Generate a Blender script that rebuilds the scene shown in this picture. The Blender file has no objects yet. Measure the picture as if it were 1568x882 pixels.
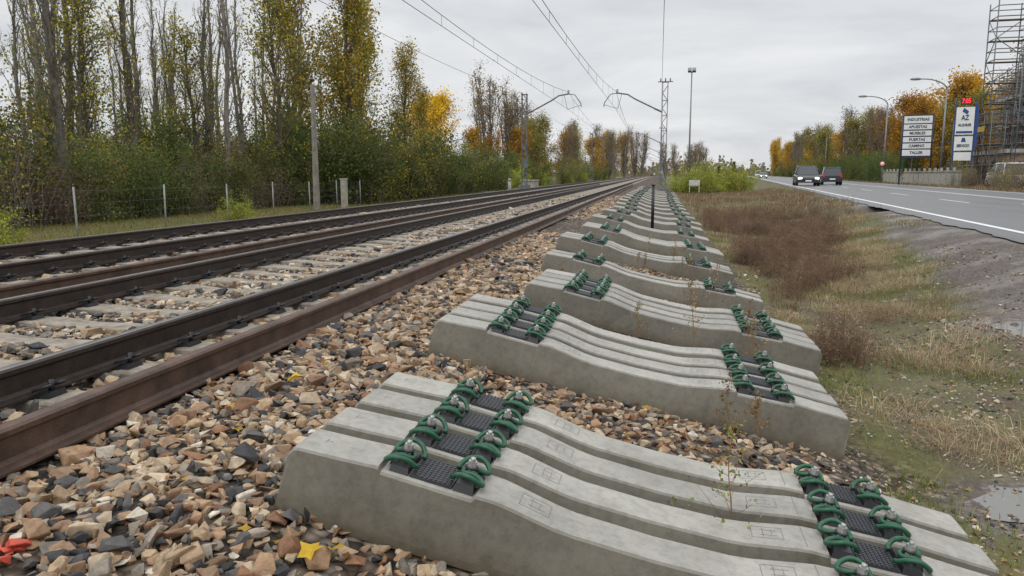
import bpy, bmesh, math, random
import numpy as np
from mathutils import Vector, Matrix
random.seed(7); R=np.random.default_rng(7)
scene=bpy.context.scene
rad=math.radians
CS,SN=math.cos(rad(5.3)),math.sin(rad(5.3))
def road(L,D,z=0.0): return (L*CS+D*SN, D*CS-L*SN, z)      # road frame -> world

# ---------------------------------------------------------------- materials
def newmat(name):
    m=bpy.data.materials.new(name); m.use_nodes=True
    nt=m.node_tree; nt.nodes.clear()
    o=nt.nodes.new('ShaderNodeOutputMaterial'); b=nt.nodes.new('ShaderNodeBsdfPrincipled')
    nt.links.new(b.outputs[0],o.inputs[0]); return m,nt,b
def N(nt,t,**k):
    n=nt.nodes.new(t)
    for a,v in k.items(): setattr(n,a,v)
    return n
def noise(nt,scale,detail=4,rough=.6,vec=None):
    n=N(nt,'ShaderNodeTexNoise'); n.inputs['Scale'].default_value=scale; n.inputs['Detail'].default_value=detail
    n.inputs['Roughness'].default_value=rough
    if vec is not None: nt.links.new(vec,n.inputs['Vector'])
    return n
def ramp(nt,fac,stops):
    r=N(nt,'ShaderNodeValToRGB'); e=r.color_ramp.elements
    while len(e)<len(stops): e.new(.5)
    for i,(p,c) in enumerate(stops):
        e[i].position=p; e[i].color=(*c,1) if len(c)==3 else c
    nt.links.new(fac,r.inputs[0]); return r
def mix(nt,fac,a,b,mode='MIX'):
    m=N(nt,'ShaderNodeMix',data_type='RGBA',blend_type=mode)
    for sock,v in ((m.inputs[0],fac),(m.inputs[6],a),(m.inputs[7],b)):
        if hasattr(v,'is_linked'): nt.links.new(v,sock)
        elif isinstance(v,(int,float)): sock.default_value=v
        else: sock.default_value=(*v,1)
    return m.outputs[2]
def bump(nt,b,h,strength=.5,dist=.01):
    n=N(nt,'ShaderNodeBump'); n.inputs['Strength'].default_value=strength; n.inputs['Distance'].default_value=dist
    nt.links.new(h,n.inputs['Height']); nt.links.new(n.outputs[0],b.inputs['Normal'])
def simple(name,c,rough=.6,metal=0,var=.25,scale=8,bmp=0,bscale=60,coord='Object'):
    m,nt,b=newmat(name); tc=N(nt,'ShaderNodeTexCoord')
    n=noise(nt,scale,5,.6,tc.outputs[coord])
    lo=tuple(x*(1-var) for x in c); hi=tuple(min(1,x*(1+var)) for x in c)
    r=ramp(nt,n.outputs[0],[(.3,lo),(.7,hi)]); nt.links.new(r.outputs[0],b.inputs['Base Color'])
    b.inputs['Roughness'].default_value=rough; b.inputs['Metallic'].default_value=metal
    if bmp:
        n2=noise(nt,bscale,3,.6,tc.outputs[coord]); bump(nt,b,n2.outputs[0],bmp,.01)
    return m
def colattr(name,rough=.8,transl=0,var=.25,scale=30,bmp=0,objrand=0,spec=.3):
    m,nt,b=newmat(name); a=N(nt,'ShaderNodeAttribute',attribute_name='Col')
    col=a.outputs['Color']
    if scale:
        tc=N(nt,'ShaderNodeTexCoord'); n=noise(nt,scale,4,.6,tc.outputs['Object'])
        r=ramp(nt,n.outputs[0],[(.25,(1-var,)*3),(.75,(1+var,)*3)])
        col=mix(nt,1.0,col,r.outputs[0],'MULTIPLY')
        if bmp:
            bump(nt,b,n.outputs[0],bmp,.004)
    if objrand:
        oi=N(nt,'ShaderNodeObjectInfo'); h=N(nt,'ShaderNodeHueSaturation')
        mr=N(nt,'ShaderNodeMapRange'); mr.inputs[3].default_value=1-objrand; mr.inputs[4].default_value=1+objrand
        mh=N(nt,'ShaderNodeMapRange'); mh.inputs[3].default_value=.485; mh.inputs[4].default_value=.515
        nt.links.new(oi.outputs['Random'],mr.inputs[0]); nt.links.new(oi.outputs['Random'],mh.inputs[0])
        nt.links.new(mr.outputs[0],h.inputs['Value']); nt.links.new(mh.outputs[0],h.inputs['Hue'])
        nt.links.new(col,h.inputs['Color']); col=h.outputs[0]
    nt.links.new(col,b.inputs['Base Color']); b.inputs['Roughness'].default_value=rough
    b.inputs['Specular IOR Level'].default_value=spec
    if transl:
        t=N(nt,'ShaderNodeBsdfTranslucent'); nt.links.new(col,t.inputs[0])
        mx=N(nt,'ShaderNodeMixShader'); mx.inputs[0].default_value=transl
        nt.links.new(b.outputs[0],mx.inputs[1]); nt.links.new(t.outputs[0],mx.inputs[2])
        nt.links.new(mx.outputs[0],nt.nodes['Material Output'].inputs[0])
    return m

# ---------------------------------------------------------------- mesh builder
class MB:
    def __init__(s): s.V=[];s.F=[];s.M=[];s.C=[];s.S=[];s.n=0
    def add(s,V,F,mat=0,col=(.5,.5,.5),smooth=False):
        V=np.asarray(V,float).reshape(-1,3); Fs=F if isinstance(F,list) else [F]
        for f in Fs:
            f=np.asarray(f,int)
            if f.size: s.F.append(f+s.n); s.M.append(mat); s.S.append(smooth)
        c=np.asarray(col,float)
        if c.ndim==1: c=np.tile(c,(len(V),1))
        s.V.append(V); s.C.append(c); s.n+=len(V)
    def box(s,c,d,mat=0,rot=None,taper=1,col=(.5,.5,.5)):
        x,y,z=d[0]/2,d[1]/2,d[2]/2; t=taper
        V=np.array([(-x,-y,-z),(x,-y,-z),(x,y,-z),(-x,y,-z),(-x*t,-y*t,z),(x*t,-y*t,z),(x*t,y*t,z),(-x*t,y*t,z)])
        if rot is not None: V=V@np.array(rot).T
        F=np.array([(0,3,2,1),(4,5,6,7),(0,1,5,4),(1,2,6,5),(2,3,7,6),(3,0,4,7)])
        s.add(V+np.array(c),F,mat,col)
    def tube(s,P,r,k=6,mat=0,col=(.5,.5,.5),caps=False,smooth=True):
        P=np.asarray(P,float); n=len(P); r=np.broadcast_to(np.asarray(r,float),(n,))
        T=np.gradient(P,axis=0); T/=np.linalg.norm(T,axis=1)[:,None]+1e-9
        ref=np.array((0,0,1.)) if abs(T[:,2]).mean()<.8 else np.array((1.,0,0))
        U=np.cross(T,ref); U/=np.linalg.norm(U,axis=1)[:,None]+1e-9; W=np.cross(T,U)
        a=np.arange(k)*2*math.pi/k
        V=P[:,None]+r[:,None,None]*(np.cos(a)[None,:,None]*U[:,None]+np.sin(a)[None,:,None]*W[:,None])
        i=np.arange(n-1)[:,None]*k; j=np.arange(k)[None]; j2=(j+1)%k
        F=np.stack([i+j,i+j2,i+k+j2,i+k+j],-1).reshape(-1,4)
        Fs=[F]
        if caps: Fs+= [np.arange(k)[None,::-1], (np.arange(k)+(n-1)*k)[None]]
        s.add(V.reshape(-1,3),Fs,mat,col,smooth)
    def cyl(s,p,q,r,r2=None,k=10,mat=0,col=(.5,.5,.5),smooth=True): s.tube([p,q],[r,r if r2 is None else r2],k,mat,col,True,smooth)
    def sections(s,rings,mat=0,smooth=False,col=(.5,.5,.5),closed=True):
        rings=np.asarray(rings,float); n,k=rings.shape[:2]
        i=np.arange(n-1)[:,None]*k; j=np.arange(k)[None]; j2=(j+1)%k
        F=np.stack([i+j,i+j2,i+k+j2,i+k+j],-1).reshape(-1,4)
        s.add(rings.reshape(-1,3),[F,np.arange(k)[None,::-1],(np.arange(k)+(n-1)*k)[None]],mat,col,smooth)
    def mesh(s,name,mats):
        V=np.concatenate(s.V); C=np.concatenate(s.C)
        me=bpy.data.meshes.new(name); me.vertices.add(len(V)); me.vertices.foreach_set('co',V.astype(np.float32).ravel())
        loops=np.concatenate([f.ravel() for f in s.F]); tot=np.concatenate([np.full(len(f),f.shape[1]) for f in s.F])
        st=np.concatenate([[0],np.cumsum(tot)[:-1]])
        me.loops.add(len(loops)); me.loops.foreach_set('vertex_index',loops.astype(np.int32))
        me.polygons.add(len(tot)); me.polygons.foreach_set('loop_start',st.astype(np.int32))
        me.polygons.foreach_set('material_index',np.concatenate([np.full(len(f),m) for f,m in zip(s.F,s.M)]).astype(np.int32))
        me.polygons.foreach_set('use_smooth',np.concatenate([np.full(len(f),m) for f,m in zip(s.F,s.S)]).astype(bool))
        for m in mats: me.materials.append(m)
        ca=me.color_attributes.new('Col','FLOAT_COLOR','POINT')
        ca.data.foreach_set('color',np.c_[C,np.ones(len(C))].astype(np.float32).ravel())
        me.update(calc_edges=True); return me
    def obj(s,name,mats,loc=(0,0,0),parent=None,rotz=0):
        return place(s.mesh(name,mats),name,loc,rotz,1,parent)
def place(me,name,loc=(0,0,0),rotz=0,scale=1,parent=None):
    o=bpy.data.objects.new(name,me); o.location=loc; o.rotation_euler=(0,0,rotz)
    o.scale=(scale,)*3 if not hasattr(scale,'__len__') else scale
    scene.collection.objects.link(o)
    if parent: o.parent=parent
    return o
def empty(name,loc=(0,0,0),rotz=0):
    return place(None,name,loc,rotz)

# ---------------------------------------------------------------- terrain
def sstep(t): t=np.clip(t,0,1); return t*t*(3-2*t)
def wob(X,Y,f=1.0):
    return (np.sin(X*1.7*f+np.sin(Y*.9*f)*1.3)+np.sin(Y*2.1*f+1.3+np.sin(X*1.1*f))+np.sin((X+Y)*3.7*f+.4)*.5)/2.5
def gz0(X,Y):
    L=X*CS-Y*SN
    z=np.interp(X,[-80,-16,-12,-10,-1.35,1.35,2.0],[-.6,-.5,-.45,0,0,-.55,-.62])
    z=z+np.where((X>-9.8)&(X<-1.2),.012*wob(X,Y,1.6),.03*wob(X,Y,.8)*np.clip((np.abs(X+5.5)-4.4),0,1))
    t=sstep((L-1.8)/3.1)*(X>0)
    return z*(1-t)+(-.045)*t
PUD=[(2.22,4.38,.40,.30,0),(3.95,8.6,.5,.5,.2),(4.7,29.5,1.5,.9,.15)]
PZ=[float(gz0(np.float64(p[0]),np.float64(p[1]))) for p in PUD]
def gz(X,Y):
    X=np.asarray(X,float);Y=np.asarray(Y,float); z=gz0(X,Y)
    for (px,py,rx,ry,_),pz in zip(PUD,PZ):
        d=np.sqrt(((X-px)/(rx*1.5))**2+((Y-py)/(ry*1.5))**2); w=1-sstep((d-.85)/1.2)
        z=z*(1-w)+(pz+.004)*w-.035*np.clip(1-d,0,1)
    return z
def gravel_edge(Y): return np.interp(Y,[0,9,15,28,40],[2.0,2.35,3.1,4.1,4.5])

def axis(a,b,step,far,grow=1.25):
    c=list(np.arange(a,b+1e-6,step)); s=step; x=c[0]
    while x>-far: s*=grow; x-=s; c.insert(0,x)
    s=step; x=c[-1]
    while x<far*1.0: s*=grow; x+=s; c.append(x)
    return np.array(c)
gx=axis(-20,14,.12,1800); gy=axis(0,38,.14,1800)
GX,GY=np.meshgrid(gx,gy); GZ=gz(GX,GY)
rough_=(GX>1.5)&(GX*CS-GY*SN<4.8); GZ=GZ+np.where(rough_,R.normal(0,.006,GX.shape),0)
nx,ny=len(gx),len(gy)
i=np.arange(ny-1)[:,None]*nx; j=np.arange(nx-1)[None]
F=np.stack([i+j,i+j+1,i+nx+j+1,i+nx+j],-1).reshape(-1,4)
LL=GX*CS-GY*SN
mb=sstep((GX+11.3)/.6)*(1-sstep((GX-1.2-.25*wob(GX,GY,2))/.5))
mg=sstep((LL-gravel_edge(GY)-.35*wob(GX,GY,1.3))/.4)*(LL<5.6)*(GX>0)*(GY<60)
for (px,py,rx,ry,_) in PUD: mg=np.maximum(mg,(1-sstep((np.hypot((GX-px)/rx,(GY-py)/ry)-1.3)/.8)))
md=sstep((GX-1.5)/.5)*(1-mg)
g=MB(); g.add(np.stack([GX,GY,GZ],-1).reshape(-1,3),F,0,np.stack([mb,mg,md],-1).reshape(-1,3),True)
m,nt,b=newmat('ground_mat'); tc=N(nt,'ShaderNodeTexCoord'); ov=tc.outputs['Object']
at=N(nt,'ShaderNodeAttribute',attribute_name='Col'); sp=N(nt,'ShaderNodeSeparateColor'); nt.links.new(at.outputs['Color'],sp.inputs[0])
vo=N(nt,'ShaderNodeTexVoronoi'); vo.inputs['Scale'].default_value=17; nt.links.new(ov,vo.inputs['Vector'])
sc=N(nt,'ShaderNodeSeparateColor'); nt.links.new(vo.outputs['Color'],sc.inputs[0])
rb=ramp(nt,sc.outputs[0],[(0,(.04,.038,.036)),(.25,(.11,.085,.065)),(.5,(.18,.135,.10)),(.75,(.26,.205,.155)),(1,(.34,.305,.25))])
dk=ramp(nt,vo.outputs['Distance'],[(.2,(1,1,1)),(.75,(.22,.20,.18))])
cb=mix(nt,1.0,rb.outputs[0],dk.outputs[0],'MULTIPLY')
n1=noise(nt,.35,6,.65,ov); n2=noise(nt,9,5,.7,ov); n3=noise(nt,70,3,.7,ov)
rl=ramp(nt,n1.outputs[0],[(.35,(.085,.11,.03)),(.5,(.16,.14,.05)),(.65,(.16,.10,.045))])
cl=mix(nt,.45,rl.outputs[0],ramp(nt,n2.outputs[0],[(.3,(.03,.03,.012)),(.7,(.2,.19,.08))]).outputs[0])
n4=noise(nt,.9,6,.7,ov)
rs=ramp(nt,n4.outputs[0],[(.34,(.07,.056,.042)),(.43,(.12,.09,.06)),(.49,(.11,.125,.04)),(.55,(.15,.16,.055)),(.60,(.18,.14,.075)),(.70,(.24,.18,.11))])
cr=mix(nt,.45,rs.outputs[0],ramp(nt,n3.outputs[0],[(.35,(.03,.025,.02)),(.7,(.26,.21,.15))]).outputs[0])
v2=N(nt,'ShaderNodeTexVoronoi'); v2.inputs['Scale'].default_value=38; nt.links.new(ov,v2.inputs['Vector'])
s2=N(nt,'ShaderNodeSeparateColor'); nt.links.new(v2.outputs['Color'],s2.inputs[0])
rg=ramp(nt,s2.outputs[0],[(0,(.05,.042,.036)),(.5,(.12,.102,.088)),(.85,(.18,.16,.14)),(1,(.36,.34,.31))])
cg=mix(nt,.55,rg.outputs[0],ramp(nt,noise(nt,.8,6,.7,ov).outputs[0],[(.36,(.065,.048,.036)),(.5,(.13,.105,.085)),(.64,(.21,.18,.15))]).outputs[0])
c=mix(nt,sp.outputs[2],cl,cr); c=mix(nt,sp.outputs[1],c,cg); c=mix(nt,sp.outputs[0],c,cb)
nt.links.new(c,b.inputs['Base Color'])
rr=N(nt,'ShaderNodeMapRange'); nt.links.new(sp.outputs[1],rr.inputs[0]); rr.inputs[3].default_value=.92; rr.inputs[4].default_value=.68
wet=ramp(nt,noise(nt,.8,5,.6,ov).outputs[0],[(.47,(1,1,1)),(.58,(.42,.42,.42))])
wf=mix(nt,sp.outputs[1],(1,1,1),wet.outputs[0])
nt.links.new(mix(nt,1.0,rr.outputs[0],wf,'MULTIPLY'),b.inputs['Roughness'])
hb=mix(nt,sp.outputs[0],mix(nt,.5,n3.outputs[0],s2.outputs[0]),dk.outputs[0]); bump(nt,b,hb,1.0,.025)
b.inputs['Specular IOR Level'].default_value=.3
g.obj('ground',[m])

# ---------------------------------------------------------------- bundles of sleepers
TILT=math.atan(.55/2.7)
SW=.285
bundles=[(2.36,-1.30,4,0),(4.62,-1.43,4,0.01),(6.72,-1.19,4,-.015),(9.0,-1.36,2,.01),(11.3,-1.5,3,0),(13.9,-1.42,4,.02),(16.8,-1.5,3,-.01)]
y=20.0
while y<62:
    bundles.append((y,-1.42+random.uniform(-.1,.1),random.choice([3,4,4]),random.uniform(-.02,.02))); y+=random.uniform(2.5,3.4)

# ---------------------------------------------------------------- ballast stones
def hull_tpl(npts,bev=0):
    while True:
        bm=bmesh.new()
        for _ in range(npts):
            v=Vector((random.gauss(0,1),random.gauss(0,1),random.gauss(0,1))); v.normalize()
            v=Vector([math.copysign(abs(q)**.75,q) for q in v])*random.uniform(.85,1.15)
            bm.verts.new(v)
        bmesh.ops.convex_hull(bm,input=bm.verts)
        bmesh.ops.delete(bm,geom=[v for v in bm.verts if not v.link_faces],context='VERTS')
        bmesh.ops.dissolve_limit(bm,angle_limit=.25,verts=bm.verts,edges=bm.edges)
        if bev: bmesh.ops.bevel(bm,geom=bm.edges[:],offset=bev,segments=1,affect='EDGES',clamp_overlap=True)
        bmesh.ops.triangulate(bm,faces=bm.faces); bm.verts.index_update()
        V=np.array([v.co[:] for v in bm.verts]); Fa=np.array([[v.index for v in f.verts] for f in bm.faces]); bm.free()
        if len(Fa)>10: return V,Fa
tpl=[hull_tpl(11) for _ in range(16)]; tplb=[hull_tpl(random.choice([9,10,12]),.08) for _ in range(20)]
def randrot(n,flat=.9):
    a=R.uniform(0,2*math.pi,n); Rz=np.zeros((n,3,3)); Rz[:,0,0]=np.cos(a);Rz[:,0,1]=-np.sin(a);Rz[:,1,0]=np.sin(a);Rz[:,1,1]=np.cos(a);Rz[:,2,2]=1
    t=R.normal(0,flat*.5,n); Rx=np.zeros((n,3,3)); Rx[:,0,0]=1;Rx[:,1,1]=np.cos(t);Rx[:,1,2]=-np.sin(t);Rx[:,2,1]=np.sin(t);Rx[:,2,2]=np.cos(t)
    return Rz@Rx
pal=np.array([(.36,.255,.155),(.44,.345,.235),(.235,.145,.085),(.32,.20,.115),(.175,.145,.115),(.038,.037,.038),(.085,.08,.076),(.21,.105,.055),(.53,.47,.38),(.27,.225,.175)])
Pw=np.array([.19,.16,.12,.14,.09,.12,.08,.04,.04,.06]); Pw/=Pw.sum()
Pg=np.array([.12,.17,.04,.05,.19,.12,.13,.02,.09,.11]); Pg/=Pg.sum()
def insleeper(X,Y):
    k=np.zeros(len(X),bool)
    for cx in (-3.99,-7.67):
        ph=np.abs(((Y+.0)/.6)%1-.5)*.6
        k|=(np.abs(X-cx)<1.3)&(ph<.125)
    for rx in (-2.48,-5.62,-3.12,-4.86,-6.8,-8.54): k|=np.abs(X-rx)<.05
    for (y0,x0,n,rz) in bundles[:8]: k|=(X>x0+.03)&(X<x0+2.5)&(Y>y0+.05)&(Y<y0+n*SW-.05)
    return k
st=MB()
def scatter(x0,x1,y0,y1,dens,rm,tp,cond=None,lift=.3,grey=None,low=False):
    n=int((x1-x0)*(y1-y0)*dens); X=R.uniform(x0,x1,n);Y=R.uniform(y0,y1,n)
    k=~insleeper(X,Y)
    k&= (X> -1.02*Y-.9)
    if cond is not None: k&=cond(X,Y)
    X=X[k];Y=Y[k]; n=len(X)
    r=rm*np.exp(R.normal(0,.30,n)); Z=gz(X,Y)+r*R.uniform(-.1,.9,n)*lift+np.where((X<-2.7)&(X>-9.3),.012,.0)
    S=np.stack([r*R.uniform(.9,1.5,n),r*R.uniform(.75,1.1,n),r*R.uniform(.5,.9,n)],-1)
    M=randrot(n)
    gp=sstep((-X-2.9)/.8) if grey is None else np.full(n,grey)
    ci=np.where(R.random(n)<gp,R.choice(10,n,p=Pg),R.choice(10,n,p=Pw))
    C=pal[ci]*R.uniform(.75,1.2,n)[:,None]
    red=((X+1.97)**2+(Y-1.87)**2<.085**2)&(R.random(n)<.8); C[red]=(.50,.085,.05)
    ti=R.integers(0,len(tp),n)
    for t,(V,Fa) in enumerate(tp):
        s=np.where(ti==t)[0]
        if len(s)==0: continue
        W=np.einsum('nij,nvj->nvi',M[s],V[None]*S[s][:,None])+np.stack([X[s],Y[s],Z[s]],-1)[:,None]
        off=(np.arange(len(s))*len(V))[:,None,None]
        st.add(W.reshape(-1,3),(Fa[None]+off).reshape(-1,3),0,np.repeat(C[s],len(V),0),False)
scatter(-2.95,-1.0,.9,4.6,850,.0265,tplb,lift=.95)
scatter(-1.0,1.0,.9,5.2,520,.024,tplb,lambda X,Y:R.random(len(X))<np.clip(1.15-X*.6,0.1,1),lift=.7)
scatter(-2.95,-1.0,4.6,15,600,.027,tpl,lift=.8)
scatter(-1.0,.9,5.2,13,330,.025,tpl,lambda X,Y:R.random(len(X))<np.clip(1.1-X*.6,0.1,1))
scatter(-9.9,-2.95,2.5,9,540,.026,tpl,lift=.7)
scatter(-10.6,-2.95,9,20,320,.031,tpl)
scatter(-10.6,-1.0,20,42,110,.04,tpl)
scatter(1.0,4.5,2.2,9,420,.008,tpl,lambda X,Y:wob(X,Y,1.5)>-.6,grey=1,lift=.5)
scatter(1.2,5.5,2.5,16,60,.015,tpl,lambda X,Y:(wob(X,Y,1.5)>-.2),grey=1)
smat=colattr('ballast_stone',.68,0,.35,45,.5,spec=.4)
st.obj('ballast_gravel',[smat])

# ---------------------------------------------------------------- railway tracks
rail_dark=simple('rail_dark',(.045,.033,.027),.45,.35,.35,14,.2,80)
rail_rust=simple('rail_rust',(.095,.058,.042),.5,.25,.45,6,.3,70)
rail_top=simple('rail_running_surface',(.22,.21,.20),.32,.85,.2,12)
conc_old=simple('old_concrete',(.27,.235,.19),.85,0,.4,9,.5,90)
black=simple('black_plastic',(.018,.018,.02),.42,0,.2,20)
prof=[(-.07,0),(.07,0),(.07,.011),(.03,.022),(.010,.036),(.009,.118),(.016,.128),(.034,.136),(.036,.158),(.026,.169),(.012,.172),(-.012,.172),(-.026,.169),(-.036,.158),(-.034,.136),(-.016,.128),(-.009,.118),(-.010,.036),(-.03,.022),(-.07,.011)]
def rail(mb,x,z,y0,y1,side=0,top=2,tilt=0,wobble=0):
    ys=np.array([y0]+[v for v in np.arange(2,60,2.) if y0<v<y1]+[y1])
    ring=[]
    for yy in ys:
        dx=wobble*math.sin(yy*.23+x)
        ring.append([(x+dx+px*math.cos(tilt)+pz*math.sin(tilt),yy,z+pz*math.cos(tilt)-px*math.sin(tilt)) for px,pz in prof])
    ring=np.array(ring); n,k=ring.shape[:2]
    i=np.arange(n-1)[:,None]*k; j=np.arange(k)[None]; j2=(j+1)%k
    F=np.stack([i+j,i+k+j,i+k+j2,i+j2],-1)
    tops=[9,10,11]
    o=[q for q in range(k) if q not in tops]
    mb.add(ring.reshape(-1,3),F[:,o].reshape(-1,4),side)
    mb.F.append(F[:,tops].reshape(-1,4)+mb.n-len(ring.reshape(-1,3))); mb.M.append(top); mb.S.append(False)
    mb.add(ring[0],np.arange(k)[None],side)
def track(cx,name):
    E=empty(name)
    a=MB(); rail(a,cx-.87,.07,-6,900); rail(a,cx+.87,.07,-6,900); a.obj('rails',[rail_dark,rail_rust,rail_top],parent=E)
    a=MB(); c=MB()
    for q in range(-4,560):
        yy=(q+.5)*.6
        if yy>330: break
        rings=[]
        for sx,h in ((-1.3,.03),(-1.27,.055),(-1.05,.06),(-.55,.06),(-.3,.035),(.3,.035),(.55,.06),(1.05,.06),(1.27,.055),(1.3,.03)):
            rings.append([(cx+sx,yy-.14,-.12),(cx+sx,yy-.12,h-.012),(cx+sx,yy-.108,h),(cx+sx,yy+.108,h),(cx+sx,yy+.12,h-.012),(cx+sx,yy+.14,-.12)])
        a.sections(rings,0)
        if yy<90:
          for rx in (cx-.87,cx+.87):
            for sg in (-1,1):
                c.box((rx+sg*.105,yy,.075),(.075,.13,.028),0,taper=.8)
                if yy<45:
                    t=np.linspace(0,1,9)
                    for s2 in (-1,1):
                        P=np.stack([rx+sg*(.06+.085*np.sin(t*math.pi)),yy+s2*(.02+.055*t),.10+.028*np.sin(t*math.pi)],-1)
                        c.tube(P,.0085,5)
                c.cyl((rx+sg*.105,yy,.08),(rx+sg*.105,yy,.145),.015,k=6)
            c.box((rx,yy,.064),(.17,.17,.01),0)
    a.obj('sleepers',[conc_old],parent=E); c.obj('rail_clips',[black],parent=E)
track(-3.99,'railway_track'); track(-7.67,'railway_track')
a=MB(); rail(a,-2.48,.035,-4,75,1,1,.03,.02); a.obj('spare_rail',[rail_dark,rail_rust,rail_top])
a=MB(); rail(a,-5.62,.04,-4,75,1,1,-.03,.02); a.obj('spare_rail',[rail_dark,rail_rust,rail_top])

# ---------------------------------------------------------------- new concrete sleepers
m,nt,b=newmat('new_concrete'); tc=N(nt,'ShaderNodeTexCoord'); ov=tc.outputs['Object']; oi=N(nt,'ShaderNodeObjectInfo')
va=N(nt,'ShaderNodeVectorMath',operation='ADD'); nt.links.new(ov,va.inputs[0]); nt.links.new(oi.outputs['Location'],va.inputs[1])
w=va.outputs[0]
n1=noise(nt,2.2,6,.65,w); n2=noise(nt,28,5,.7,w); n3=noise(nt,160,2,.5,w)
c1=ramp(nt,n1.outputs[0],[(.3,(.235,.225,.195)),(.5,(.335,.322,.285)),(.7,(.41,.397,.355))]).outputs[0]
c2=ramp(nt,n2.outputs[0],[(.3,(.74,.73,.71)),(.55,(1,1,1)),(.75,(1.06,1.05,1.03))]).outputs[0]
cc=mix(nt,1.0,c1,c2,'MULTIPLY')
mr=N(nt,'ShaderNodeMapRange'); nt.links.new(oi.outputs['Random'],mr.inputs[0]); mr.inputs[3].default_value=.84; mr.inputs[4].default_value=1.1
cmb=N(nt,'ShaderNodeCombineColor'); [nt.links.new(mr.outputs[0],cmb.inputs[q]) for q in range(3)]
cc=mix(nt,1.0,cc,cmb.outputs[0],'MULTIPLY')
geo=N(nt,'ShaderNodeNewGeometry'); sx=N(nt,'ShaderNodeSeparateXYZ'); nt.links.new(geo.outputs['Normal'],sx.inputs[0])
sd=ramp(nt,sx.outputs[2],[(.35,(.50,.48,.43)),(.8,(1,1,1))]).outputs[0]   # side faces tinted darker than upward ones, by normal
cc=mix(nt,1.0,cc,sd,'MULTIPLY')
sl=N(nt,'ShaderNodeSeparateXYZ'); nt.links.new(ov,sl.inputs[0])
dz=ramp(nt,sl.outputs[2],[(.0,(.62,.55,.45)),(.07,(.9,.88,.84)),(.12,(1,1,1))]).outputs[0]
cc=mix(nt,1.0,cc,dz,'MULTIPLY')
vp=N(nt,'ShaderNodeTexVoronoi'); vp.inputs['Scale'].default_value=60; nt.links.new(w,vp.inputs['Vector'])
pits=ramp(nt,vp.outputs['Distance'],[(.07,(.35,.34,.32)),(.11,(1,1,1))]).outputs[0]
nm=ramp(nt,noise(nt,14,2,.5,w).outputs[0],[(.5,(1,1,1)),(.58,(0,0,0))]).outputs[0]
cc=mix(nt,1.0,cc,mix(nt,nm,pits,(1,1,1)),'MULTIPLY')
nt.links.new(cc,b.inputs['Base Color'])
nt.links.new(ramp(nt,n1.outputs[0],[(.35,(.45,)*3),(.65,(.68,)*3)]).outputs[0],b.inputs['Roughness'])
bump(nt,b,mix(nt,.5,n2.outputs[0],n3.outputs[0]),.22,.006)
conc=m
green=simple('green_coated_spring_steel',(.014,.085,.042),.42,0,.4,40)
silver=simple('zinc_bolt',(.45,.45,.43),.45,.6,.3,60)
padm=simple('rubber_pad',(.04,.043,.048),.5,0,.2,30)
def catmull(P,n=6):
    P=np.array(P,float); Q=np.vstack([2*P[0]-P[1],P,2*P[-1]-P[-2]]); out=[]
    for i in range(1,len(Q)-2):
        for t in np.linspace(0,1,n,endpoint=False):
            out.append(.5*((2*Q[i])+(-Q[i-1]+Q[i+1])*t+(2*Q[i-1]-5*Q[i]+4*Q[i+1]-Q[i+2])*t*t+(-Q[i-1]+3*Q[i]-3*Q[i+1]+Q[i+2])*t**3))
    out.append(P[-1]); return np.array(out)
SC=.52   # rail seat centre from the sleeper end
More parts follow.
